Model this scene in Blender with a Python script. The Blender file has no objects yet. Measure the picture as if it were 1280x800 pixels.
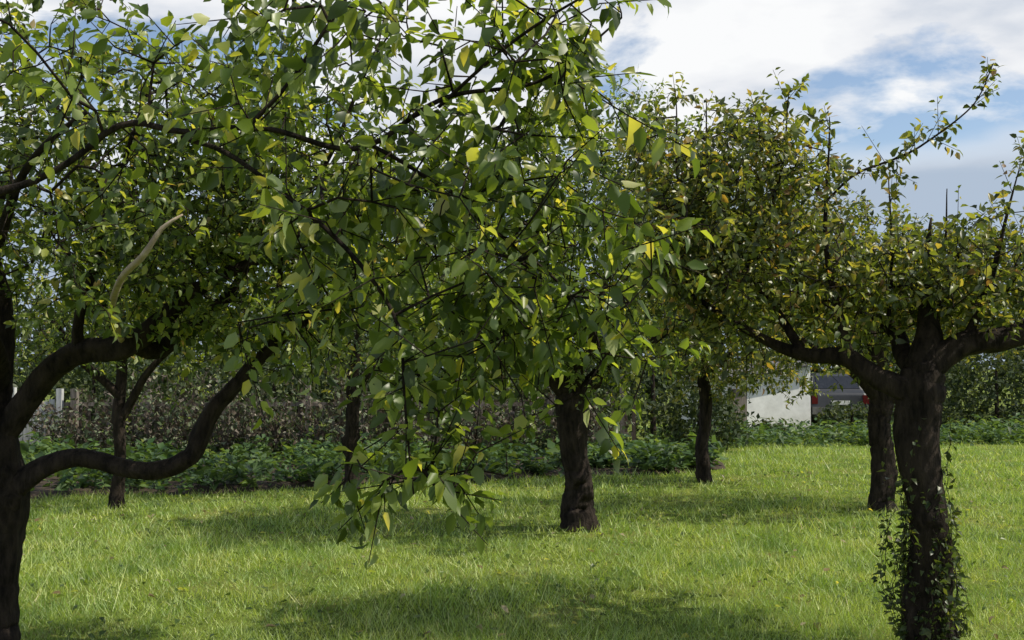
import bpy, math, numpy as np
from mathutils import Vector, Matrix
S=bpy.context.scene
S.view_settings.view_transform='Standard'; S.view_settings.look='None'; S.view_settings.exposure=0
COL=S.collection

# ------------------------------------------------------------- helpers
def newobj(name,me=None,parent=None):
    o=bpy.data.objects.new(name,me); COL.objects.link(o)
    if parent: o.parent=parent
    return o
def tri_mesh(name,V,F,mat,parent=None,smooth=True):
    me=bpy.data.meshes.new(name)
    V=np.ascontiguousarray(V,dtype=np.float32); F=np.ascontiguousarray(F,dtype=np.int32)
    n=F.shape[1]
    me.vertices.add(len(V)); me.vertices.foreach_set('co',V.ravel())
    me.loops.add(F.size); me.loops.foreach_set('vertex_index',F.ravel())
    me.polygons.add(len(F)); me.polygons.foreach_set('loop_start',np.arange(len(F),dtype=np.int32)*n)
    me.polygons.foreach_set('use_smooth',np.full(len(F),smooth))
    me.update(calc_edges=True)
    me.materials.append(mat)
    return newobj(name,me,parent)
def unit(a): return a/np.maximum(np.linalg.norm(a,axis=-1,keepdims=True),1e-9)

def nodes(mat):
    mat.use_nodes=True; nt=mat.node_tree; nt.nodes.clear(); return nt
def ramp(nt,stops,fac):
    r=nt.nodes.new('ShaderNodeValToRGB'); e=r.color_ramp.elements
    while len(e)>1: e.remove(e[0])
    e[0].position=stops[0][0]; e[0].color=(*stops[0][1],1)
    for p,c in stops[1:]:
        k=e.new(p); k.color=(*c,1)
    nt.links.new(fac,r.inputs[0]); return r.outputs[0]
def leaf_mat(name,stops,trans=0.42,rough=0.38,spec=0.5,tint=(1.6,1.4,0.5),patch=None,pst=None):
    m=bpy.data.materials.new(name); nt=nodes(m); L=nt.links
    out=nt.nodes.new('ShaderNodeOutputMaterial'); geo=nt.nodes.new('ShaderNodeNewGeometry')
    c=ramp(nt,stops,geo.outputs['Random Per Island'])
    if patch:
        nz=nt.nodes.new('ShaderNodeTexNoise'); nz.inputs['Scale'].default_value=patch; nz.inputs['Detail'].default_value=6; nz.inputs['Roughness'].default_value=.65
        L.new(geo.outputs['Position'],nz.inputs[0])
        pc=ramp(nt,pst or [(.32,(.50,.62,.55)),(.48,(.95,.98,.9)),(.62,(1.15,1.08,1.1)),(.72,(1.45,1.15,1.6))],nz.outputs[0])
        mm=nt.nodes.new('ShaderNodeMix'); mm.data_type='RGBA'; mm.blend_type='MULTIPLY'; mm.inputs[0].default_value=1
        L.new(c,mm.inputs[6]);L.new(pc,mm.inputs[7]); c=mm.outputs[2]
    mixb=nt.nodes.new('ShaderNodeMix'); mixb.data_type='RGBA'
    hs=nt.nodes.new('ShaderNodeHueSaturation'); hs.inputs['Saturation'].default_value=0.65; hs.inputs['Value'].default_value=1.8
    L.new(c,hs.inputs['Color']); L.new(geo.outputs['Backfacing'],mixb.inputs[0]); L.new(c,mixb.inputs[6]); L.new(hs.outputs[0],mixb.inputs[7])
    p=nt.nodes.new('ShaderNodeBsdfPrincipled'); p.inputs['Roughness'].default_value=rough
    p.inputs['Specular IOR Level'].default_value=spec
    L.new(mixb.outputs[2],p.inputs['Base Color'])
    t=nt.nodes.new('ShaderNodeBsdfTranslucent')
    mu=nt.nodes.new('ShaderNodeMix'); mu.data_type='RGBA'; mu.blend_type='MULTIPLY'; mu.inputs[0].default_value=1
    mu.inputs[7].default_value=(*[x*1.9 for x in tint],1); L.new(c,mu.inputs[6]); L.new(mu.outputs[2],t.inputs[0])
    ms=nt.nodes.new('ShaderNodeMixShader'); ms.inputs[0].default_value=trans
    L.new(p.outputs[0],ms.inputs[1]); L.new(t.outputs[0],ms.inputs[2]); L.new(ms.outputs[0],out.inputs[0])
    return m
def solid_mat(name,c1,c2,scale=8,rough=0.9,bump=0.3,stretch=(1,1,1),metal=0,spec=0.3,dist=0.02):
    m=bpy.data.materials.new(name); nt=nodes(m); L=nt.links
    out=nt.nodes.new('ShaderNodeOutputMaterial'); tc=nt.nodes.new('ShaderNodeTexCoord')
    mp=nt.nodes.new('ShaderNodeMapping'); mp.inputs['Scale'].default_value=stretch
    L.new(tc.outputs['Object'],mp.inputs[0])
    n=nt.nodes.new('ShaderNodeTexNoise'); n.inputs['Scale'].default_value=scale; n.inputs['Detail'].default_value=8; n.inputs['Roughness'].default_value=.65
    L.new(mp.outputs[0],n.inputs[0])
    c=ramp(nt,[(0.35,c1),(0.65,c2)],n.outputs[0])
    p=nt.nodes.new('ShaderNodeBsdfPrincipled'); p.inputs['Roughness'].default_value=rough; p.inputs['Metallic'].default_value=metal
    p.inputs['Specular IOR Level'].default_value=spec
    L.new(c,p.inputs['Base Color'])
    if bump:
        b=nt.nodes.new('ShaderNodeBump'); b.inputs['Strength'].default_value=bump; b.inputs['Distance'].default_value=dist
        L.new(n.outputs[0],b.inputs['Height']); L.new(b.outputs[0],p.inputs['Normal'])
    L.new(p.outputs[0],out.inputs[0]); return m

GREENS=[(0,(.024,.042,.011)),(.3,(.048,.084,.017)),(.6,(.09,.14,.025)),(.83,(.165,.215,.038)),(.97,(.26,.29,.06)),(1,(.27,.19,.06))]
OLIVE=[(0,(.028,.042,.012)),(.35,(.058,.088,.019)),(.65,(.11,.145,.028)),(.86,(.18,.195,.043)),(.97,(.24,.20,.055)),(1,(.18,.10,.035))]
FRESH=[(0,(.026,.048,.011)),(.35,(.060,.102,.018)),(.7,(.11,.165,.026)),(.90,(.19,.245,.04)),(1,(.34,.33,.08))]
M_leafA=leaf_mat('apple_leaf_green',GREENS)
M_leafF=leaf_mat('apple_leaf_fresh',FRESH,trans=.46)
M_leafD=leaf_mat('apple_leaf_olive',OLIVE)
M_ivy=leaf_mat('vine_leaf',[(0,(.025,.042,.012)),(.7,(.05,.08,.02)),(1,(.11,.13,.035))])
M_veg=leaf_mat('vegetable_leaf',[(0,(.03,.06,.022)),(.6,(.06,.115,.038)),(1,(.12,.19,.055))],trans=.25,rough=.55,spec=.3,patch=.8)
M_far=leaf_mat('distant_leaf',[(0,(.018,.03,.014)),(.6,(.038,.06,.024)),(1,(.08,.10,.04))],trans=.25,rough=.7,spec=.2,patch=.35)
M_dry=leaf_mat('dry_leaf',[(0,(.05,.04,.026)),(.4,(.085,.062,.04)),(.6,(.05,.08,.028)),(.97,(.09,.12,.04)),(1,(.3,.24,.16))],trans=.2,rough=.7,tint=(1,1,.9))
M_fallen=leaf_mat('fallen_leaf',[(0,(.10,.07,.03)),(.6,(.2,.15,.06)),(1,(.32,.28,.16))],trans=.2,tint=(1,1,.9))
M_bark=solid_mat('apple_bark',(.009,.007,.006),(.054,.041,.032),scale=18,bump=1,stretch=(1,1,.3),dist=.06,spec=.15)
M_dead=solid_mat('dead_wood',(.26,.20,.14),(.5,.41,.31),scale=14,bump=.4)
M_wood=solid_mat('weathered_wood',(.10,.085,.07),(.24,.21,.18),scale=10,stretch=(3,3,.4),bump=.3)
M_soil=solid_mat('soil',(.03,.022,.016),(.07,.05,.035),scale=6,bump=1,dist=.05)

# ------------------------------------------------------------- leaves
def leaves(name,P,D,N,Ln,Wd,mat,parent,high=True,rng=None,curl=.28,fold=.22):
    n=len(P); D=unit(D); N=N-(N*D).sum(1,keepdims=True)*D; N=unit(N); T=np.cross(D,N)
    cu=(curl*(rng.uniform(-.3,2.0,n)))[:,None]; fo=(fold*rng.uniform(.1,1.9,n))[:,None]
    if high:
        ts=[0,.35,.7,1,.28,.66,.28,.66]; ss=[0,0,0,0,.5,.4,-.5,-.4]
        F=np.array([[0,4,1],[0,1,6],[3,2,5],[3,7,2],[1,4,5],[1,5,2],[1,2,7],[1,7,6]])
    else:
        ts=[0,.42,.42,1,.42]; ss=[0,.5,-.5,0,0]
        F=np.array([[0,1,4],[0,4,2],[3,4,1],[3,2,4]])
    k=len(ts); V=np.empty((n,k,3))
    Ln=Ln[:,None]; Wd=Wd[:,None]
    for i,(t,s) in enumerate(zip(ts,ss)):
        V[:,i]=P+D*Ln*t*(1-.25*cu*t)+T*Wd*s+N*(abs(s)*2*fo*Wd-cu*Ln*t*t)
    FF=(F[None]+np.arange(n)[:,None,None]*k).reshape(-1,3)
    return tri_mesh(name,V.reshape(-1,3),FF,mat,parent,True)

# ------------------------------------------------------------- wood
def catmull(pts,step):
    p=np.array(pts,float); p=np.vstack([2*p[0]-p[1],p,2*p[-1]-p[-2]]); out=[]
    for i in range(1,len(p)-2):
        L=np.linalg.norm(p[i+1][:3]-p[i][:3]); m=max(2,int(L/step))
        for t in np.arange(m)/m:
            out.append(.5*((2*p[i])+(-p[i-1]+p[i+1])*t+(2*p[i-1]-5*p[i]+4*p[i+1]-p[i+2])*t*t+(-p[i-1]+3*p[i]-3*p[i+1]+p[i+2])*t**3))
    out.append(p[-2]); return np.array(out)
def tube(C,R,sides,rng,rough=.08):
    n=len(C); T=unit(np.gradient(C,axis=0)); ref=np.array([.13,.9,.2]) if abs(T[0][2])>.7 else np.array([0,0,1.])
    U=unit(np.cross(T,ref)); W=np.cross(T,U); a=np.arange(sides)/sides*2*np.pi
    ph=rng.uniform(0,6.28,4); s=np.concatenate([[0],np.cumsum(np.linalg.norm(np.diff(C,axis=0),axis=1))])[:,None]
    rr=1+rough*(np.sin(3*a[None]+ph[0]+s*2.2)+.8*np.sin(5*a[None]+ph[1]-s*3.1)+.9*np.sin(2*a[None]+s*7+ph[2])+.6*np.sin(s*13+a[None]+ph[3])) + rng.normal(0,rough*.25,(n,sides))
    for _ in range(int(s[-1,0]*2.5) if R.max()>.04 else 0):
        s0=rng.uniform(.15,s[-1,0]); a0=rng.uniform(0,6.28); da=(a[None]-a0+np.pi)%(2*np.pi)-np.pi
        rr=rr+rng.uniform(.12,.32)*np.exp(-(da/.42)**2-((s-s0)/.05)**2)
    V=C[:,None]+(np.cos(a)[None,:,None]*U[:,None]+np.sin(a)[None,:,None]*W[:,None])*(R[:,None]*rr)[:,:,None]
    V=V.reshape(-1,3)
    i=np.arange(n-1)[:,None]*sides; j=np.arange(sides)[None]; j2=(j+1)%sides
    q=np.stack([i+j,i+j2,i+sides+j2,i+sides+j],-1).reshape(-1,4)
    tris=np.vstack([q[:,[0,1,2]],q[:,[0,2,3]],np.array([[(n-1)*sides,(n-1)*sides+k,(n-1)*sides+k+1] for k in range(1,sides-1)])])
    return V,tris
def frusta(A,B,ra,rb,sides=5):
    T=unit(B-A); ref=np.where(np.abs(T[:,2:3])>.8,np.array([[1.,0,0]]),np.array([[0,0,1.]]))
    U=unit(np.cross(T,ref)); W=np.cross(T,U); a=np.arange(sides)/sides*2*np.pi
    ring=np.cos(a)[None,:,None]*U[:,None]+np.sin(a)[None,:,None]*W[:,None]
    V=np.concatenate([A[:,None]+ring*ra[:,None,None],B[:,None]+ring*rb[:,None,None]],1)
    F=[]
    for j in range(sides):
        k=(j+1)%sides; F+=[[j,k,sides+k],[j,sides+k,sides+j]]
    F=np.array(F); FF=(F[None]+np.arange(len(A))[:,None,None]*2*sides).reshape(-1,3)
    return V.reshape(-1,3),FF

def apple_tree(name,limbs,blobs,leafmat,size=.075,high=True,seed=0,perleaf=(8,14),shoot=(.10,.26),dead=None,sides=16,up=.35,droop=.38):
    """limbs: list of (pts[(x,y,z,r)...], leafy). blobs: (centre, radii, n)"""
    rng=np.random.default_rng(seed); root=newobj(name)
    VV=[];FF=[];off=0
    nodes_p=[];leafn=[]
    for pts,leafy in limbs:
        c=catmull(pts,.035); C=c[:,:3].copy(); R=np.maximum(c[:,3],.0025)
        C[1:-1]+=rng.normal(0,.03,(len(C)-2,3))*R[1:-1,None]
        s=np.arange(len(C))*.035; ph=rng.uniform(0,6.28,3); amp=np.minimum(1,s/.3)*np.clip(.012+R*.14,0,.022)
        C+=np.stack([np.sin(s*6+ph[0]),np.sin(s*5+ph[1]),np.sin(s*7+ph[2])],1)*amp[:,None]
        v,f=tube(C,R,sides if R.max()>.02 else 6,rng,.06 if R.max()>.03 else .03); VV.append(v);FF.append(f+off);off+=len(v)
        for i,(q,r) in enumerate(zip(C,R)):
            if q[2]>1.0 and r<.12 and i>5 and i%2: nodes_p.append(q)
            if leafy and rng.random()<leafy*.7 and i>2: leafn.append((q,unit(C[min(i+1,len(C)-1)]-C[i-1])))
    P=[]
    for c,r,n in blobs:
        d=unit(rng.normal(size=(n,3))); u=rng.random(n)**(1/2.4)
        q=d*u[:,None]
        lump=1+.26*np.sin(d[:,0]*5+seed)*np.cos(d[:,2]*4+seed*2)+.16*np.sin(d[:,1]*9+d[:,0]*7)
        P.append(np.array(c)+q*np.array(r)*lump[:,None])
    P=np.vstack(P)
    NP=np.array(nodes_p); nl=len(NP)
    dist=np.array([np.min(np.linalg.norm(NP-p,axis=1)) for p in P]); P=P[np.argsort(dist)]
    cap=nl+len(P)*14; pos=np.zeros((cap,3)); pos[:nl]=NP; par=np.full(cap,-1); m=nl
    tips=[]
    for p in P:
        d=np.linalg.norm(pos[:m]-p,axis=1); i=int(np.argmin(d)); L=d[i]
        if L<.03: continue
        k=max(1,min(12,int(L/.10))); a=pos[i].copy(); last=i
        side=rng.normal(0,.12,3)*L+np.array([0,0,.10*L])
        for s in range(1,k+1):
            t=s/k; q=a+(p-a)*t+side*4*t*(1-t)*.6+(rng.normal(0,.008,3) if s<k else 0)
            pos[m]=q; par[m]=last; last=m; m+=1
        tips.append(last)
    acc=np.zeros(m)
    for i in range(m-1,nl-1,-1):
        if acc[i]==0: acc[i]=.0024**2.2
        if par[i]>=nl: acc[par[i]]+=acc[i]
    rad=np.maximum(acc,1e-9)**(1/2.2); rad=np.minimum(rad,.026)
    idx=np.arange(nl,m)
    A=pos[par[idx]];B=pos[idx];rb=rad[idx]; ra=np.where(par[idx]>=nl,rad[par[idx]],rb*1.2); ra=np.minimum(ra,rb*1.5)
    v,f=frusta(A,B,ra,rb); VV.append(v);FF.append(f+off);off+=len(v)
    LP=[];LD=[];LN=[];LL=[]; SA=[];SB=[]
    tl=[(pos[i],unit(pos[i]-pos[par[i]])) for i in tips]
    for i in idx:
        if rad[i]<.008 and rng.random()<.35: tl.append((pos[i],unit(rng.normal(size=3))))
    for q,d in tl+leafn:
        d=unit(d*.6+rng.normal(0,.55,3)+np.array([0,0,up])); L=rng.uniform(*shoot); n=rng.integers(*perleaf)
        SA.append(q); e=q+d*L; SB.append(e)
        x=unit(np.cross(d,rng.normal(size=3))); y=np.cross(d,x); sc=rng.uniform(.7,1.15)
        for j in range(n):
            t=(j+.6)/n; an=j*2.4+rng.normal(0,.4); o=x*math.cos(an)+y*math.sin(an)
            LP.append(q+d*L*t+o*.012); dd=o*.8+d*(.3+.5*t)+np.array([0,0,-droop])+rng.normal(0,.25,3)
            LD.append(dd); LN.append(np.array([.15,0,.6])+d*.4+rng.normal(0,.5,3)); LL.append(size*sc*rng.uniform(.6,1.25)*(1-.25*t))
    SA=np.array(SA);SB=np.array(SB)
    v,f=frusta(SA,SB,np.full(len(SA),.0026),np.full(len(SA),.0013),3); VV.append(v);FF.append(f+off);off+=len(v)
    tri_mesh('trunk_and_branches',np.vstack(VV),np.vstack(FF),M_bark,root)
    LL=np.array(LL); LP=np.array(LP)
    leaves('foliage',LP,np.array(LD),np.array(LN),LL,LL*rng.uniform(.40,.6,len(LL)),leafmat,root,high,rng)
    if dead:
        for pts in dead:
            c=catmull(pts,.05); v,f=tube(c[:,:3],c[:,3],8,rng,.06); tri_mesh('dead_branch',v,f,M_dead,root)
    return root

# ---- left near tree
apple_tree('apple_tree',[
 ([(-2.86,6.0,-.05,.17),(-2.84,6,.12,.135),(-2.83,6,.55,.115),(-2.82,6,.95,.115),(-2.84,6.02,1.35,.095),(-2.9,6.05,1.8,.07),(-2.95,6.15,2.4,.04),(-2.8,6.2,3.1,.01)],0),
 ([(-2.84,6,.82,.06),(-2.68,5.97,.98,.060),(-2.35,5.95,1.10,.052),(-2.0,5.95,1.05,.048),(-1.78,5.97,1.11,.05),(-1.68,6,1.33,.048),(-1.54,6.02,1.50,.042),(-1.36,6.1,1.72,.03),(-1.05,6.2,1.95,.018),(-.7,6.2,2.1,.008)],0),
 ([(-2.84,6,1.22,.07),(-2.65,5.97,1.46,.072),(-2.38,5.9,1.66,.066),(-2.1,5.85,1.74,.062),(-1.86,5.8,1.88,.05),(-1.6,5.8,2.06,.035),(-1.25,5.75,2.25,.022),(-.8,5.7,2.5,.01)],0),
 ([(-2.1,5.85,1.74,.045),(-1.95,6.0,1.70,.05),(-1.7,6.1,1.9,.035),(-1.5,6.3,2.3,.022),(-1.3,6.4,2.9,.01)],0),
 ([(-2.38,5.9,1.66,.035),(-2.3,5.8,2.0,.025),(-2.1,5.7,2.5,.016),(-1.9,5.6,3.1,.007)],0),
 ([(-2.84,6,1.5,.05),(-2.7,5.6,1.9,.035),(-2.4,5.1,2.4,.022),(-1.9,4.8,2.75,.01)],0),
 ([(-1.36,6.1,1.72,.02),(-1.2,5.8,2.3,.015),(-.85,5.5,2.9,.01),(-.6,5.4,3.3,.005)],.5),
],[((-2.2,5.9,2.38),(1.0,1.2,.62),470),((-1.35,5.8,2.3),(.8,.9,.62),370),((-2.4,5.7,3.0),(.8,1.0,.5),170),((-1.3,5.7,2.95),(.7,.8,.4),130),
   ((-.7,5.9,2.3),(.5,.7,.5),160),((-1.5,6.1,1.78),(.7,.6,.2),60)],
 M_leafA,.072,True,3,dead=[[(-2.08,5.75,1.75,.017),(-1.93,5.2,1.88,.018),(-1.76,4.85,2.00,.016),(-1.62,4.72,2.09,.014),(-1.53,4.7,2.21,.010),(-1.44,4.7,2.27,.004)]])

# ---- nearest tree whose branches reach in from the left
apple_tree('apple_tree',[
 ([(-2.9,3.1,-.05,.17),(-2.88,3.1,.2,.14),(-2.85,3.1,.9,.12),(-2.8,3.12,1.5,.10),(-2.75,3.1,2.1,.05),(-2.6,3.1,2.8,.02)],0),
 ([(-2.8,3.12,1.45,.06),(-2.1,3.2,1.9,.026),(-1.45,3.25,2.18,.011),(-1.2,3.25,2.33,.0095),(-1.0,3.25,2.30,.009),(-.72,3.22,2.32,.009),(-.45,3.2,2.27,.008),(-.22,3.2,2.40,.007),(.08,3.2,2.45,.005),(.34,3.2,2.66,.003)],.35),
 ([(-1.0,3.25,2.30,.008),(-.8,3.1,2.2,.008),(-.5,3.05,1.98,.007),(-.34,3.0,1.75,.005),(-.3,3.0,1.5,.004),(-.26,3.0,1.25,.0025)],.5),
 ([(-.8,3.22,2.32,.007),(-.62,3.2,2.5,.006),(-.5,3.2,2.68,.005),(-.42,3.2,2.85,.003)],.3),
 ([(-.45,3.2,2.28,.007),(-.2,3.3,2.15,.006),(.05,3.35,1.95,.005),(.22,3.35,1.75,.004),(.28,3.35,1.6,.0025)],.5),
 ([(-.22,3.2,2.38,.006),(.0,3.1,2.55,.005),(.25,3.05,2.68,.003)],.5),
],[((-.12,3.25,2.05),(.56,.5,.40),125),((-.02,3.25,1.70),(.44,.38,.26),68),((-.25,3.05,1.29),(.27,.18,.08),24),((.02,3.2,2.5),(.46,.38,.3),50),
   ((-.62,3.35,2.05),(.3,.35,.4),28),((-1.0,3.3,2.45),(.5,.4,.25),24),((-.55,3.2,2.65),(.5,.3,.2),26),((-1.9,3.2,2.6),(.7,.7,.5),30)],
 M_leafF,.076,True,11,perleaf=(7,12),shoot=(.10,.24),up=-.1,droop=.55)

# ---- centre tree
apple_tree('apple_tree',[
 ([(.68,10.8,-.06,.24),(.68,10.8,.06,.18),(.66,10.8,.3,.15),(.62,10.8,.8,.135),(.6,10.8,1.25,.145),(.55,10.8,1.5,.13),(.4,10.8,2.0,.08),(.3,10.8,2.8,.04),(.3,10.8,3.6,.01)],0),
 ([(.6,10.8,1.3,.09),(.95,10.7,1.6,.07),(1.4,10.6,1.9,.04),(1.9,10.6,2.3,.01)],0),
 ([(.6,10.8,1.3,.09),(.2,10.6,1.65,.07),(-.4,10.4,1.9,.04),(-1.1,10.3,2.3,.01)],0),
 ([(.6,10.8,1.4,.09),(.7,11.2,1.9,.05),(.9,11.8,2.5,.02)],0),
 ([(.6,10.8,1.4,.08),(.75,10.2,1.9,.04),(.9,9.7,2.5,.02)],0),
],[((.4,10.8,2.6),(1.8,1.5,1.0),820),((.8,10.8,3.6),(1.5,1.2,.85),470),((1.0,10.4,1.75),(.75,.7,.4),100),((-.6,10.5,1.85),(.8,.7,.4),110)],
 M_leafF,.088,False,21)

# ---- right near tree
apple_tree('apple_tree',[
 ([(2.36,6.15,-.06,.19),(2.36,6.15,.08,.145),(2.35,6.15,.5,.118),(2.33,6.15,1.0,.11),(2.33,6.15,1.45,.125),(2.36,6.18,1.7,.10),(2.42,6.3,2.0,.04),(2.5,6.4,2.5,.006)],0),
 ([(2.33,6.15,1.45,.08),(2.12,6.2,1.52,.068),(1.95,6.25,1.66,.052),(1.7,6.35,1.70,.038),(1.4,6.5,1.82,.025),(1.05,6.6,2.1,.01)],0),
 ([(2.33,6.15,1.55,.08),(2.55,6.12,1.73,.075),(2.85,6.1,1.80,.066),(3.2,6.1,1.92,.055),(3.7,6.1,2.2,.03)],0),
 ([(1.95,6.25,1.66,.03),(1.85,6.25,2.1,.018),(1.83,6.25,2.6,.010),(1.84,6.22,3.05,.003)],.45),
 ([(1.7,6.35,1.70,.03),(1.5,6.7,2.2,.02),(1.3,6.9,2.8,.010),(1.25,6.9,3.35,.003)],.4),
 ([(1.84,6.25,2.58,.008),(2.02,6.2,2.75,.0075),(2.35,6.15,2.87,.006),(2.62,6.1,3.07,.0045),(2.74,6.1,3.35,.003)],.8),
 ([(2.33,6.15,1.55,.06),(2.3,6.8,1.9,.045),(2.1,7.6,2.3,.025),(1.9,8.2,2.6,.01)],0),
 ([(2.55,6.12,1.72,.03),(2.75,6.1,2.2,.014),(2.87,6.1,2.72,.003)],.5),
 ([(3.0,6.12,1.85,.03),(3.05,6.2,2.3,.014),(2.98,6.2,2.85,.003)],.5),
 ([(2.2,6.3,1.9,.012),(2.24,6.3,2.3,.008),(2.2,6.3,2.7,.003)],.5),
 ([(2.4,6.3,1.95,.012),(2.52,6.3,2.3,.008),(2.56,6.3,2.66,.003)],.5),
 ([(1.5,6.6,2.2,.012),(1.62,6.5,2.8,.008),(1.68,6.45,3.25,.003)],.4),
 ([(1.2,6.7,2.2,.012),(1.02,6.6,2.8,.008),(1.0,6.6,3.28,.003)],.4),
],[((1.4,6.6,2.35),(.66,.9,.64),370),((1.45,6.7,2.85),(.6,.7,.40),165),((.95,6.8,2.75),(.35,.6,.5),95),((2.0,7.3,2.12),(.9,.9,.42),230),((2.75,6.3,2.14),(.76,.8,.36),260),((1.1,6.7,2.1),(.45,.6,.45),100),((2.1,6.3,2.0),(.7,.6,.25),115)],
 M_leafD,.070,True,33)

# ---- right far tree
apple_tree('apple_tree',[
 ([(4.2,12.3,-.06,.2),(4.18,12.3,.1,.15),(4.18,12.3,.6,.125),(4.2,12.3,1.2,.13),(4.15,12.3,1.7,.09),(4.0,12.3,2.6,.04)],0),
 ([(4.2,12.3,1.2,.07),(4.8,12.2,1.6,.055),(5.6,12.2,2.1,.03)],0),([(4.2,12.3,1.2,.07),(3.7,12.2,1.65,.055),(2.9,12.2,2.1,.03)],0),
],[((4.3,12.3,2.45),(2.1,1.6,.9),800),((3.2,12.3,3.0),(1.0,1.0,.6),200)],M_leafD,.088,False,44)
# ---- slender tree
apple_tree('apple_tree',[
 ([(2.72,15.3,-.05,.12),(2.7,15.3,.2,.095),(2.72,15.3,1.2,.085),(2.75,15.3,2.2,.06),(2.8,15.3,3.6,.02)],0),
 ([(2.72,15.3,1.4,.05),(3.4,15.3,2.2,.03),(3.9,15.3,3.0,.02)],0),
],[((2.9,15.3,2.9),(1.7,1.5,1.4),700),((3.2,15.0,1.6),(1.1,.8,.45),190)],M_leafD,.09,False,55)
# ---- left far trees
apple_tree('apple_tree',[
 ([(-4.5,12.4,-.05,.10),(-4.5,12.4,.3,.07),(-4.48,12.4,1.2,.065),(-4.5,12.4,2.0,.05),(-4.4,12.4,3.2,.02)],0),
 ([(-4.48,12.4,1.25,.05),(-4.9,12.3,1.7,.04),(-5.4,12.3,2.3,.02)],0),([(-4.48,12.4,1.0,.05),(-4.1,12.3,1.6,.04),(-3.4,12.3,2.2,.02)],0),
],[((-4.5,12.4,2.2),(1.8,1.5,.8),520),((-4.5,12.4,3.0),(1.4,1.3,.6),200)],M_leafA,.088,False,66)
apple_tree('apple_tree',[
 ([(-2.1,14.2,-.05,.13),(-2.1,14.2,.3,.09),(-2.1,14.2,1.2,.085),(-2.0,14.2,2.2,.05),(-2.0,14.2,3.4,.02)],0),
 ([(-2.1,14.2,1.3,.05),(-1.4,14.2,2.0,.04),(-.8,14.2,2.6,.02)],0),
],[((-1.9,14.2,2.5),(2.1,1.6,1.1),620)],M_leafA,.09,False,77)

# ---- climbing plant on right trunk
rng=np.random.default_rng(5)
root=newobj('climbing_vine'); A=[];B=[];LP=[];LD=[];LN=[];LL=[]
for s in range(58):
    a=rng.uniform(0,6.28); h=rng.uniform(.3,1.35)*(1 if rng.random()<.5 else .6); r=.125; out=rng.uniform(-.02,.15)*(1 if rng.random()<.6 else .3)
    p=np.array([2.35+math.cos(a)*r,6.15+math.sin(a)*r,0.]); n=int(h/.035); w=rng.uniform(0,6.28); dens=rng.uniform(.25,.7)
    for i in range(n):
        t=(i+1)/n; rr=r-.02*t+max(out,0)*math.sin(t*2.4)+.012*math.sin(t*14+w); aa=a+.35*math.sin(t*5+w)
        q=np.array([2.35+math.cos(aa)*rr,6.15+math.sin(aa)*rr,h*t])+rng.normal(0,.006,3)
        A.append(p);B.append(q);p=q
        for _ in range(3):
            if rng.random()<dens:
                LP.append(q+rng.normal(0,.012,3));LD.append(np.array([math.cos(a),math.sin(a),-.1])+rng.normal(0,.8,3));LN.append(np.array([0,0,.6])+rng.normal(0,.5,3));LL.append(rng.uniform(.022,.062))
A=np.array(A);B=np.array(B);v,f=frusta(A,B,np.full(len(A),.0022),np.full(len(A),.002),3)
tri_mesh('stems',v,f,M_bark,root); LL=np.array(LL)
leaves('foliage',np.array(LP),np.array(LD),np.array(LN),LL,LL*.6,M_ivy,root,False,rng)

# ------------------------------------------------------------- ground
m=bpy.data.materials.new('lawn_ground'); nt=nodes(m); L=nt.links
out=nt.nodes.new('ShaderNodeOutputMaterial'); tc=nt.nodes.new('ShaderNodeTexCoord')
n1=nt.nodes.new('ShaderNodeTexNoise'); n1.inputs['Scale'].default_value=1.1; n1.inputs['Detail'].default_value=6; n1.inputs['Roughness'].default_value=.65
n2=nt.nodes.new('ShaderNodeTexNoise'); n2.inputs['Scale'].default_value=45; n2.inputs['Detail'].default_value=5
L.new(tc.outputs['Object'],n1.inputs[0]);L.new(tc.outputs['Object'],n2.inputs[0])
c1=ramp(nt,[(.32,(.07,.11,.022)),(.5,(.15,.20,.035)),(.7,(.24,.24,.07))],n1.outputs[0])
c2=ramp(nt,[(.3,(.45,.45,.45)),(.7,(1.2,1.2,1.2))],n2.outputs[0])
mx=nt.nodes.new('ShaderNodeMix');mx.data_type='RGBA';mx.blend_type='MULTIPLY';mx.inputs[0].default_value=1
L.new(c1,mx.inputs[6]);L.new(c2,mx.inputs[7])
p=nt.nodes.new('ShaderNodeBsdfPrincipled');p.inputs['Roughness'].default_value=.95;p.inputs['Specular IOR Level'].default_value=.1
b=nt.nodes.new('ShaderNodeBump');b.inputs['Strength'].default_value=.8;b.inputs['Distance'].default_value=.04
L.new(n2.outputs[0],b.inputs['Height']);L.new(b.outputs[0],p.inputs['Normal']);L.new(mx.outputs[2],p.inputs['Base Color']);L.new(p.outputs[0],out.inputs[0])
g=1500
tri_mesh('ground',[(-g,-g,0),(g,-g,0),(g,g,0),(-g,g,0)],[[0,1,2,3]],m)

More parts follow.
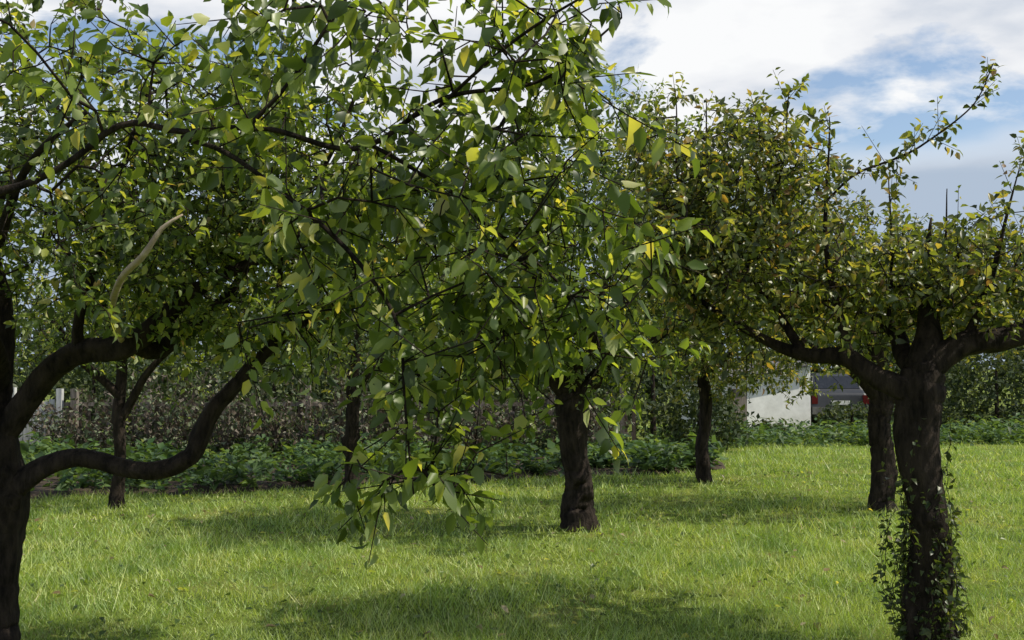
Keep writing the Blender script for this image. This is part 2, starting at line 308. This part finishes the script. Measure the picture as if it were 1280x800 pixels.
def bed_front(x): return 13.3+ .42*(x+5.5)+.25*np.sin(x*2.1)
M_grass=leaf_mat('grass_blade',[(0,(.16,.24,.035)),(.5,(.27,.375,.05)),(.85,(.37,.47,.08)),(.97,(.46,.50,.14)),(1,(.6,.52,.27))],trans=.4,rough=.6,spec=.2,tint=(.86,.84,.52),patch=1.5,
   pst=[(.30,(.34,.46,.42)),(.42,(.66,.78,.7)),(.52,(1,1,.95)),(.62,(1.14,1.05,1.05)),(.72,(1.4,1.12,1.35))])
rng=np.random.default_rng(9)
Ps=[];Ws=[]
for (y0,y1,dens,w) in [(4.2,7,2800,.004),(7,10,1700,.006),(10,14,800,.009),(14,22,350,.014),(22,30,90,.025)]:
    xm=y1*.62+1; n=int(dens*(y1-y0)*2*xm); x=rng.uniform(-xm,xm,n); y=rng.uniform(y0,y1,n)
    k=(np.abs(x)<y*.58+.6)&~((x<3.4)&(y>bed_front(x))); Ps.append(np.stack([x[k],y[k],np.zeros(k.sum())],1)); Ws.append(np.full(k.sum(),w))
P=np.vstack(Ps);W=np.concatenate(Ws);n=len(P)
px,py=P[:,0],P[:,1]
patch=np.sin(px*1.7+np.sin(py*1.3)*2)*np.cos(py*2.1+px*.6)+.8*np.sin(px*6.1+py*4.7)*np.sin(py*7.3-px*3)+.9*np.sin(px*11+2*np.sin(py*5))*np.sin(py*13+px*2)
H=rng.gamma(5,.0105,n)*np.clip(1+.45*patch,.28,2.4); a=rng.uniform(0,6.28,n)
lean=np.stack([rng.normal(0,.6,n),rng.normal(0,.6,n),np.ones(n)],1); sd=np.stack([np.cos(a),np.sin(a),np.zeros(n)],1)
V=np.empty((n,3,3));V[:,0]=P-sd*W[:,None]*.5;V[:,1]=P+sd*W[:,None]*.5;V[:,2]=P+lean*H[:,None]
tri_mesh('grass',V.reshape(-1,3),np.arange(3*n).reshape(-1,3),M_grass,None,False)
def scatter(name,n,mat,lo,hi,flat=1.0,z=.03):
    y=4.5+ (rng.random(n)**.7)*12; x=rng.uniform(-1,1,n)*(y*.55); k=~((x<3.4)&(y>bed_front(x)-.2)); x=x[k];y=y[k];n=len(x)
    P=np.stack([x,y,rng.uniform(z*.6,z*1.4,n)],1); D=rng.normal(size=(n,3))*np.array([1,1,.25]); N=np.array([0,0,flat])+rng.normal(0,.3,(n,3))
    LL=rng.uniform(lo,hi,n); return leaves(name,P,D,N,LL,LL*.6,mat,None,True,rng)
scatter('fallen_leaves',260,M_fallen,.04,.075,1,.055)
scatter('lawn_weeds',2600,M_leafF,.03,.07,1,.03)

# ------------------------------------------------------------- garden bed
X=np.linspace(-16,3.4,80); V=[];F=[]
for x in X:
    f0=float(bed_front(x)); V+=[(x,f0,.004),(x,f0+.25,.07),(x,19.3,.07),(x,19.5,.004)]
for i in range(len(X)-1):
    for j in range(3): F.append([i*4+j,(i+1)*4+j,(i+1)*4+j+1,i*4+j+1])
tri_mesh('garden_bed_soil',V,F,M_soil)
P=[];D=[];N=[];LL=[]
for c in range(1600):
    x=rng.uniform(-13,3.3); f0=float(bed_front(x)); y=rng.uniform(f0-.12,19.2)
    cl=math.sin(x*1.3+y)+.8*math.sin(x*3.1-y*2.3)
    if cl<-.9: continue
    h=rng.uniform(.15,.40)*(1+.38*cl); s=rng.uniform(.5,1.2)
    for j in range(rng.integers(8,20)):
        a=rng.uniform(0,6.28); t=rng.random()
        P.append((x+math.cos(a)*.05,y+math.sin(a)*.05,.05+h*t*.8)); D.append((math.cos(a),math.sin(a),.9-rng.random()*1.2)); N.append((rng.normal(0,.5)-math.cos(a)*.3,rng.normal(0,.5)-math.sin(a)*.3,1)); LL.append(s*rng.uniform(.08,.22))
LL=np.array(LL); leaves('vegetable_plants',np.array(P),np.array(D),np.array(N),LL,LL*.6,M_veg,None,False,rng)
P=[];D=[];N=[];LL=[]
for c in range(800):
    x=rng.uniform(3.0,18); y=rng.uniform(21.5,24.5)+(.15*(x-3)); h=rng.uniform(.1,.5)
    for j in range(12):
        a=rng.uniform(0,6.28); P.append((x+math.cos(a)*.08,y+math.sin(a)*.08,h*rng.random())); D.append((math.cos(a),math.sin(a),.6-rng.random())); N.append((rng.normal(0,.4),rng.normal(0,.4),1)); LL.append(rng.uniform(.10,.24))
LL=np.array(LL); leaves('border_plants',np.array(P),np.array(D),np.array(N),LL,LL*.4,M_veg,None,False,rng)

# ------------------------------------------------------------- boxes
def box_arr(boxes):
    V=[];F=[]
    for (x0,x1,y0,y1,z0,z1) in boxes:
        o=len(V); V+=[(x0,y0,z0),(x1,y0,z0),(x1,y1,z0),(x0,y1,z0),(x0,y0,z1),(x1,y0,z1),(x1,y1,z1),(x0,y1,z1)]
        F+=[[o+i for i in q] for q in ((0,3,2,1),(4,5,6,7),(0,1,5,4),(1,2,6,5),(2,3,7,6),(3,0,4,7))]
    return np.array(V),np.array(F)
def boxes(name,bx,mat,parent=None):
    v,f=box_arr(bx); return tri_mesh(name,v,f,mat,parent,False)

M_white=solid_mat('white_render',(.62,.62,.6),(.82,.82,.80),scale=3,bump=.1)
M_pale=solid_mat('pale_painted_wood',(.42,.43,.42),(.62,.63,.62),scale=6,stretch=(4,1,.5),bump=.2)
fence=newobj('garden_fence'); bx=[];pk=[]
x=-15.
while x<2.2:
    w=rng.uniform(.07,.12)
    if not -9.1<x<-8.3: bx.append((x-w/2,x+w/2,19.70,19.82,0,1.22+rng.uniform(-.15,.28)))
    x+=1.5+rng.uniform(-.4,.4)
boxes('posts',bx,M_wood,fence)
boxes('rails',[(a,b,19.825,19.85,z,z+.07) for a,b in ((-15,-9.1),(-8.3,2.2)) for z in (.35,.90)],M_wood,fence)
x=-15.
while x<2.2:
    if rng.random()<.68 and not -9.15<x<-8.3: pk.append((x,x+rng.uniform(.05,.10),19.853,19.872,.06,.98+rng.uniform(-.3,.16)))
    x+=.12+rng.uniform(0,.09)
M_picket=solid_mat('old_pickets',(.04,.03,.023),(.13,.10,.08),scale=5,stretch=(6,1,.5),bump=.2)
boxes('pickets',pk,M_picket,fence)
gate=newobj('garden_gate')
boxes('boards',[(-9.02+i*.115,-8.92+i*.115,19.74,19.765,.08,1.02+.04*math.sin(i*1.3)) for i in range(6)],M_pale,gate)
boxes('braces',[(-9.03,-8.33,19.768,19.80,.25,.33),(-9.03,-8.33,19.768,19.80,.78,.86)],M_wood,gate)
boxes('gate_posts',[(-9.16,-9.06,19.70,19.80,0,1.25),(-8.30,-8.20,19.70,19.80,0,1.22)],M_pale,gate)
root=newobj('dry_raspberry_canes');A=[];B=[];P=[];D=[];N=[];LL=[]
for s in range(560):
    x=rng.uniform(-13,1.8)
    if -9.1<x<-8.2: continue
    y=rng.uniform(18.8,19.6); h=rng.uniform(.5,1.5)*(1+.3*math.sin(x*1.9)); l=rng.normal(0,.25,2); p=np.array([x,y,0.])
    for i in range(1,6):
        t=i/5;q=np.array([x+l[0]*t*t*2,y+l[1]*t,h*t]);A.append(p);B.append(q);p=q
        for _ in range(5):
            P.append(q+rng.normal(0,.06,3));D.append(rng.normal(size=3)+np.array([0,0,-.5]));N.append(rng.normal(size=3));LL.append(rng.uniform(.05,.14))
A=np.array(A);B=np.array(B);v,f=frusta(A,B,np.full(len(A),.006),np.full(len(A),.005),3);tri_mesh('stems',v,f,M_picket,root)
LL=np.array(LL);leaves('foliage',np.array(P),np.array(D),np.array(N),LL,LL*.6,M_dry,root,False,rng)

# ------------------------------------------------------------- white shed
M_roof=solid_mat('roof_sheet',(.10,.10,.11),(.18,.17,.17),scale=6,bump=.2)
M_dark=solid_mat('dark_glass',(.01,.012,.014),(.02,.022,.025),rough=.1,bump=0,spec=.6)
shed=newobj('white_shed')
x0,x1,y0,y1=4.75,7.1,26.2,28.6
V=[(x0,y0,0),(x1,y0,0),(x1,y1,0),(x0,y1,0),(x0,y0,1.25),(x1,y0,1.65),(x1,y1,1.65),(x0,y1,1.25)]
tri_mesh('walls',V,[[0,1,5,4],[1,2,6,5],[2,3,7,6],[3,0,4,7],[4,5,6,7]],M_white,shed,False)
V=[(x0-.15,y0-.2,1.262),(x1+.12,y0-.2,1.71),(x1+.12,y1+.2,1.71),(x0-.15,y1+.2,1.262)];V+= [(a,b,c+.07) for a,b,c in V]
tri_mesh('roof',V,[[0,3,2,1],[4,5,6,7],[0,1,5,4],[1,2,6,5],[2,3,7,6],[3,0,4,7]],M_roof,shed,False)
boxes('door',[(x0+.1,x0+.6,y0-.03,y0-.004,.02,1.1)],M_wood,shed)
cen=Vector((5.9,27.2,0)); shed.matrix_world=Matrix.Translation(cen)@Matrix.Rotation(math.radians(16),4,'Z')@Matrix.Translation(-cen)

# ------------------------------------------------------------- parked car (rear towards camera)
car=newobj('parked_car'); cx=8.95; cy=29.5
M_paint=solid_mat('dark_car_paint',(.03,.032,.036),(.04,.042,.046),scale=2,rough=.3,bump=0,metal=.3,spec=.6)
M_tyre=solid_mat('tyre',(.015,.015,.015),(.03,.03,.03),rough=.9)
M_red=solid_mat('tail_lamp_red',(.10,.01,.01),(.12,.012,.01),rough=.2,bump=0)
prof=[(0,.32),(.0,.55),(.06,.88),(.22,1.0),(.62,1.40),(1.0,1.46),(2.0,1.45),(2.75,1.02),(3.9,.88),(4.15,.6),(4.15,.32)]
hw=[.74,.80,.82,.78,.60,.58,.58,.76,.76,.78,.74]
V=[]
for s in (-1,-.82,.82,1):
    for (yy,zz),w in zip(prof,hw): V.append((cx+s*w, cy+yy, zz-(.03 if abs(s)==1 and zz>.5 else 0)))
F=[];n=len(prof)
for a in range(3):
    for i in range(n-1): F.append([a*n+i,(a+1)*n+i,(a+1)*n+i+1,a*n+i+1])
me=bpy.data.meshes.new('body')
side=[list(range(n))[::-1],[3*n+i for i in range(n)],[0,n-1,2*n-1,n],[n,2*n-1,3*n-1,2*n],[2*n,3*n-1,4*n-1,3*n]]
me.from_pydata(V,[],F+side); me.materials.append(M_paint); me.update(); o=newobj('body',me,car)
bv=o.modifiers.new('b','BEVEL'); bv.width=.05; bv.segments=3
tri_mesh('rear_window',[(cx-.62,cy+.24,1.035),(cx+.62,cy+.24,1.035),(cx+.50,cy+.565,1.375),(cx-.50,cy+.565,1.375)],[[0,1,2,3]],M_dark,car,False)
for s in (-1,1):
    tri_mesh('side_window',[(cx+s*.795,cy+.75,1.0),(cx+s*.795,cy+2.6,1.0),(cx+s*.63,cy+2.0,1.38),(cx+s*.63,cy+.95,1.38)],[[0,1,2,3]],M_dark,car,False)
    boxes('tail_lamp',[(cx+s*.70-.08,cx+s*.70+.08,cy-.02,cy+.1,.62,.86)],M_red,car)
    for yy in (.75,3.3):
        a=np.arange(24)/24*2*np.pi; V=[]
        for (dx,r) in ((-.1,.27),(-.08,.31),(.08,.31),(.1,.27)):
            V+= [(cx+s*.70+dx,cy+yy+r*math.cos(t),.31+r*math.sin(t)) for t in a]
        F=[[i*24+j,i*24+(j+1)%24,(i+1)*24+(j+1)%24,(i+1)*24+j] for i in range(3) for j in range(24)]
        me=bpy.data.meshes.new('wheel'); me.from_pydata(V,[],F+[list(range(24))[::-1],[72+j for j in range(24)]]); me.materials.append(M_tyre); newobj('wheel',me,car)
boxes('bumper',[(cx-.78,cx+.78,cy-.07,cy-.003,.34,.54)],M_roof,car)
boxes('number_plate',[(cx-.26,cx+.26,cy-.012,cy-.004,.6,.71)],M_white,car)

# ------------------------------------------------------------- hedges and far trees
def mass(name,blobs,mat,size,seed):
    rng=np.random.default_rng(seed); root=newobj(name); PP=[]
    for c,r,n in blobs:
        d=unit(rng.normal(size=(n,3))); u=rng.uniform(.6,1.08,n); lump=1+.2*np.sin(d[:,0]*6+c[0])*np.cos(d[:,2]*5+c[0]*2)+.12*np.sin(d[:,1]*11+d[:,0]*9)
        q=np.array(c)+d*(u*lump)[:,None]*np.array(r); PP.append(q[q[:,2]>.02])
    P=np.vstack(PP); n=len(P); LL=size*rng.uniform(.6,1.4,n)
    leaves('foliage',P,rng.normal(size=(n,3))+np.array([0,0,-.2]),rng.normal(0,.6,(n,3))+np.array([0,-.2,.6]),LL,LL*.6,mat,root,False,rng)
    A=[];B=[]
    for c,r,k in blobs:
        A.append((c[0],c[1],0));B.append((c[0],c[1],max(.3,c[2]+r[2]*.4)))
    A=np.array(A,float);B=np.array(B,float);v,f=frusta(A,B,np.full(len(A),.07),np.full(len(A),.03),8);tri_mesh('trunks',v,f,M_bark,root)
rng=np.random.default_rng(77)
mass('hedge',[((x,27+rng.uniform(-.6,.6),1.0+rng.uniform(-.1,.2)),(1.3,1.1,1.25+rng.uniform(-.2,.6)),1500) for x in np.arange(10.8,22,1.2)],M_far,.13,1)
mass('hedge',[((x,22.6+rng.uniform(-.5,.5),.9),(1.3,1.0,1.1+rng.uniform(-.3,.7)),1400) for x in np.arange(-14,3.2,1.3)],M_far,.13,2)
mass('shrub',[((3.6,20.8,.6),(.9,.6,.75),1500),((4.5,24.6,.35),(.5,.5,.5),400),((7.5,25.3,.3),(.3,.4,.5),350),((8.1,25.8,.3),(.7,.5,.5),700),((9.8,26.5,.35),(1.0,.6,.6),800),((5.9,25.0,.15),(.6,.4,.25),300)],M_far,.12,4)
bl=[]
for i,x in enumerate(np.arange(-38,40,2.4)):
    h=rng.uniform(3.6,5.6); bl.append(((x+rng.uniform(-.7,.7),38+rng.uniform(-4,5),h*.5),(2.6,2.2,h*.52),1900))
mass('distant_trees',bl,M_far,.28,3)

# ------------------------------------------------------------- light
el=math.radians(52); ts=Vector((.97,-.14,0)).normalized()*math.cos(el)+Vector((0,0,math.sin(el)))
ld=bpy.data.lights.new('sun','SUN'); ld.energy=5.0; ld.angle=math.radians(.53); ld.color=(1,.93,.78)
lo=newobj('sun',ld); lo.rotation_euler=ts.to_track_quat('Z','Y').to_euler(); lo.location=(20,-3,25)
w=bpy.data.worlds.new('World'); S.world=w; w.use_nodes=True; nt=w.node_tree; nt.nodes.clear(); L=nt.links
out=nt.nodes.new('ShaderNodeOutputWorld'); bg=nt.nodes.new('ShaderNodeBackground'); bg.inputs[1].default_value=.09
sky=nt.nodes.new('ShaderNodeTexSky'); sky.sky_type='NISHITA'; sky.sun_disc=False; sky.sun_elevation=el; sky.sun_rotation=math.atan2(ts.x,ts.y)
sky.dust_density=.6; sky.ozone_density=1.1
hs=nt.nodes.new('ShaderNodeHueSaturation'); hs.inputs['Saturation'].default_value=.95; hs.inputs['Value'].default_value=1.55; L.new(sky.outputs[0],hs.inputs['Color'])
tc=nt.nodes.new('ShaderNodeTexCoord'); sep=nt.nodes.new('ShaderNodeSeparateXYZ'); L.new(tc.outputs['Generated'],sep.inputs[0])
mp=nt.nodes.new('ShaderNodeMapping'); mp.inputs['Scale'].default_value=(1,1,2.6); mp.inputs['Location'].default_value=(.35,0,.1); L.new(tc.outputs['Generated'],mp.inputs[0])
nz=nt.nodes.new('ShaderNodeTexNoise'); nz.inputs['Scale'].default_value=4.2; nz.inputs['Detail'].default_value=10; nz.inputs['Roughness'].default_value=.56; nz.inputs['Distortion'].default_value=.2
L.new(mp.outputs[0],nz.inputs[0])
cov=ramp(nt,[(.17,(.15,.15,.15)),(.25,(.45,.45,.45)),(.30,(.72,.72,.72)),(.45,(.7,.7,.7)),(.6,(0,0,0))],sep.outputs[2])
ad=nt.nodes.new('ShaderNodeMath'); ad.operation='MULTIPLY_ADD'; L.new(cov,ad.inputs[0]); ad.inputs[1].default_value=.28; L.new(nz.outputs[0],ad.inputs[2])
fac=ramp(nt,[(.54,(0,0,0)),(.63,(1,1,1))],ad.outputs[0])
nz2=nt.nodes.new('ShaderNodeTexNoise'); nz2.inputs['Scale'].default_value=7; nz2.inputs['Detail'].default_value=7; L.new(mp.outputs[0],nz2.inputs[0])
cc=ramp(nt,[(.34,(6.8,7.4,8.4)),(.48,(9.4,9.6,10.0)),(.6,(10.7,10.8,10.9))],nz2.outputs[0])
mx=nt.nodes.new('ShaderNodeMix');mx.data_type='RGBA'; L.new(fac,mx.inputs[0]);L.new(hs.outputs[0],mx.inputs[6]);L.new(cc,mx.inputs[7])
wob=nt.nodes.new('ShaderNodeMath'); wob.operation='MULTIPLY_ADD'; L.new(nz2.outputs[0],wob.inputs[0]); wob.inputs[1].default_value=.05; L.new(sep.outputs[2],wob.inputs[2])
band=ramp(nt,[(.195,(1,1,1)),(.225,(0,0,0))],wob.outputs[0])
bc=ramp(nt,[(.19,(4.9,5.9,7.3)),(.212,(8.9,9.2,9.7))],wob.outputs[0])
mb=nt.nodes.new('ShaderNodeMix');mb.data_type='RGBA'; L.new(band,mb.inputs[0]);L.new(mx.outputs[2],mb.inputs[6]);L.new(bc,mb.inputs[7])
L.new(mb.outputs[2],bg.inputs[0]);L.new(bg.outputs[0],out.inputs[0])

# ------------------------------------------------------------- camera
cd=bpy.data.cameras.new('camera'); cd.lens=37.97; cd.sensor_width=36; cd.clip_end=5000; cd.clip_start=.05
co=newobj('camera',cd); co.location=(0,0,1.6); co.rotation_euler=(math.radians(90+2.54),0,0); S.camera=co
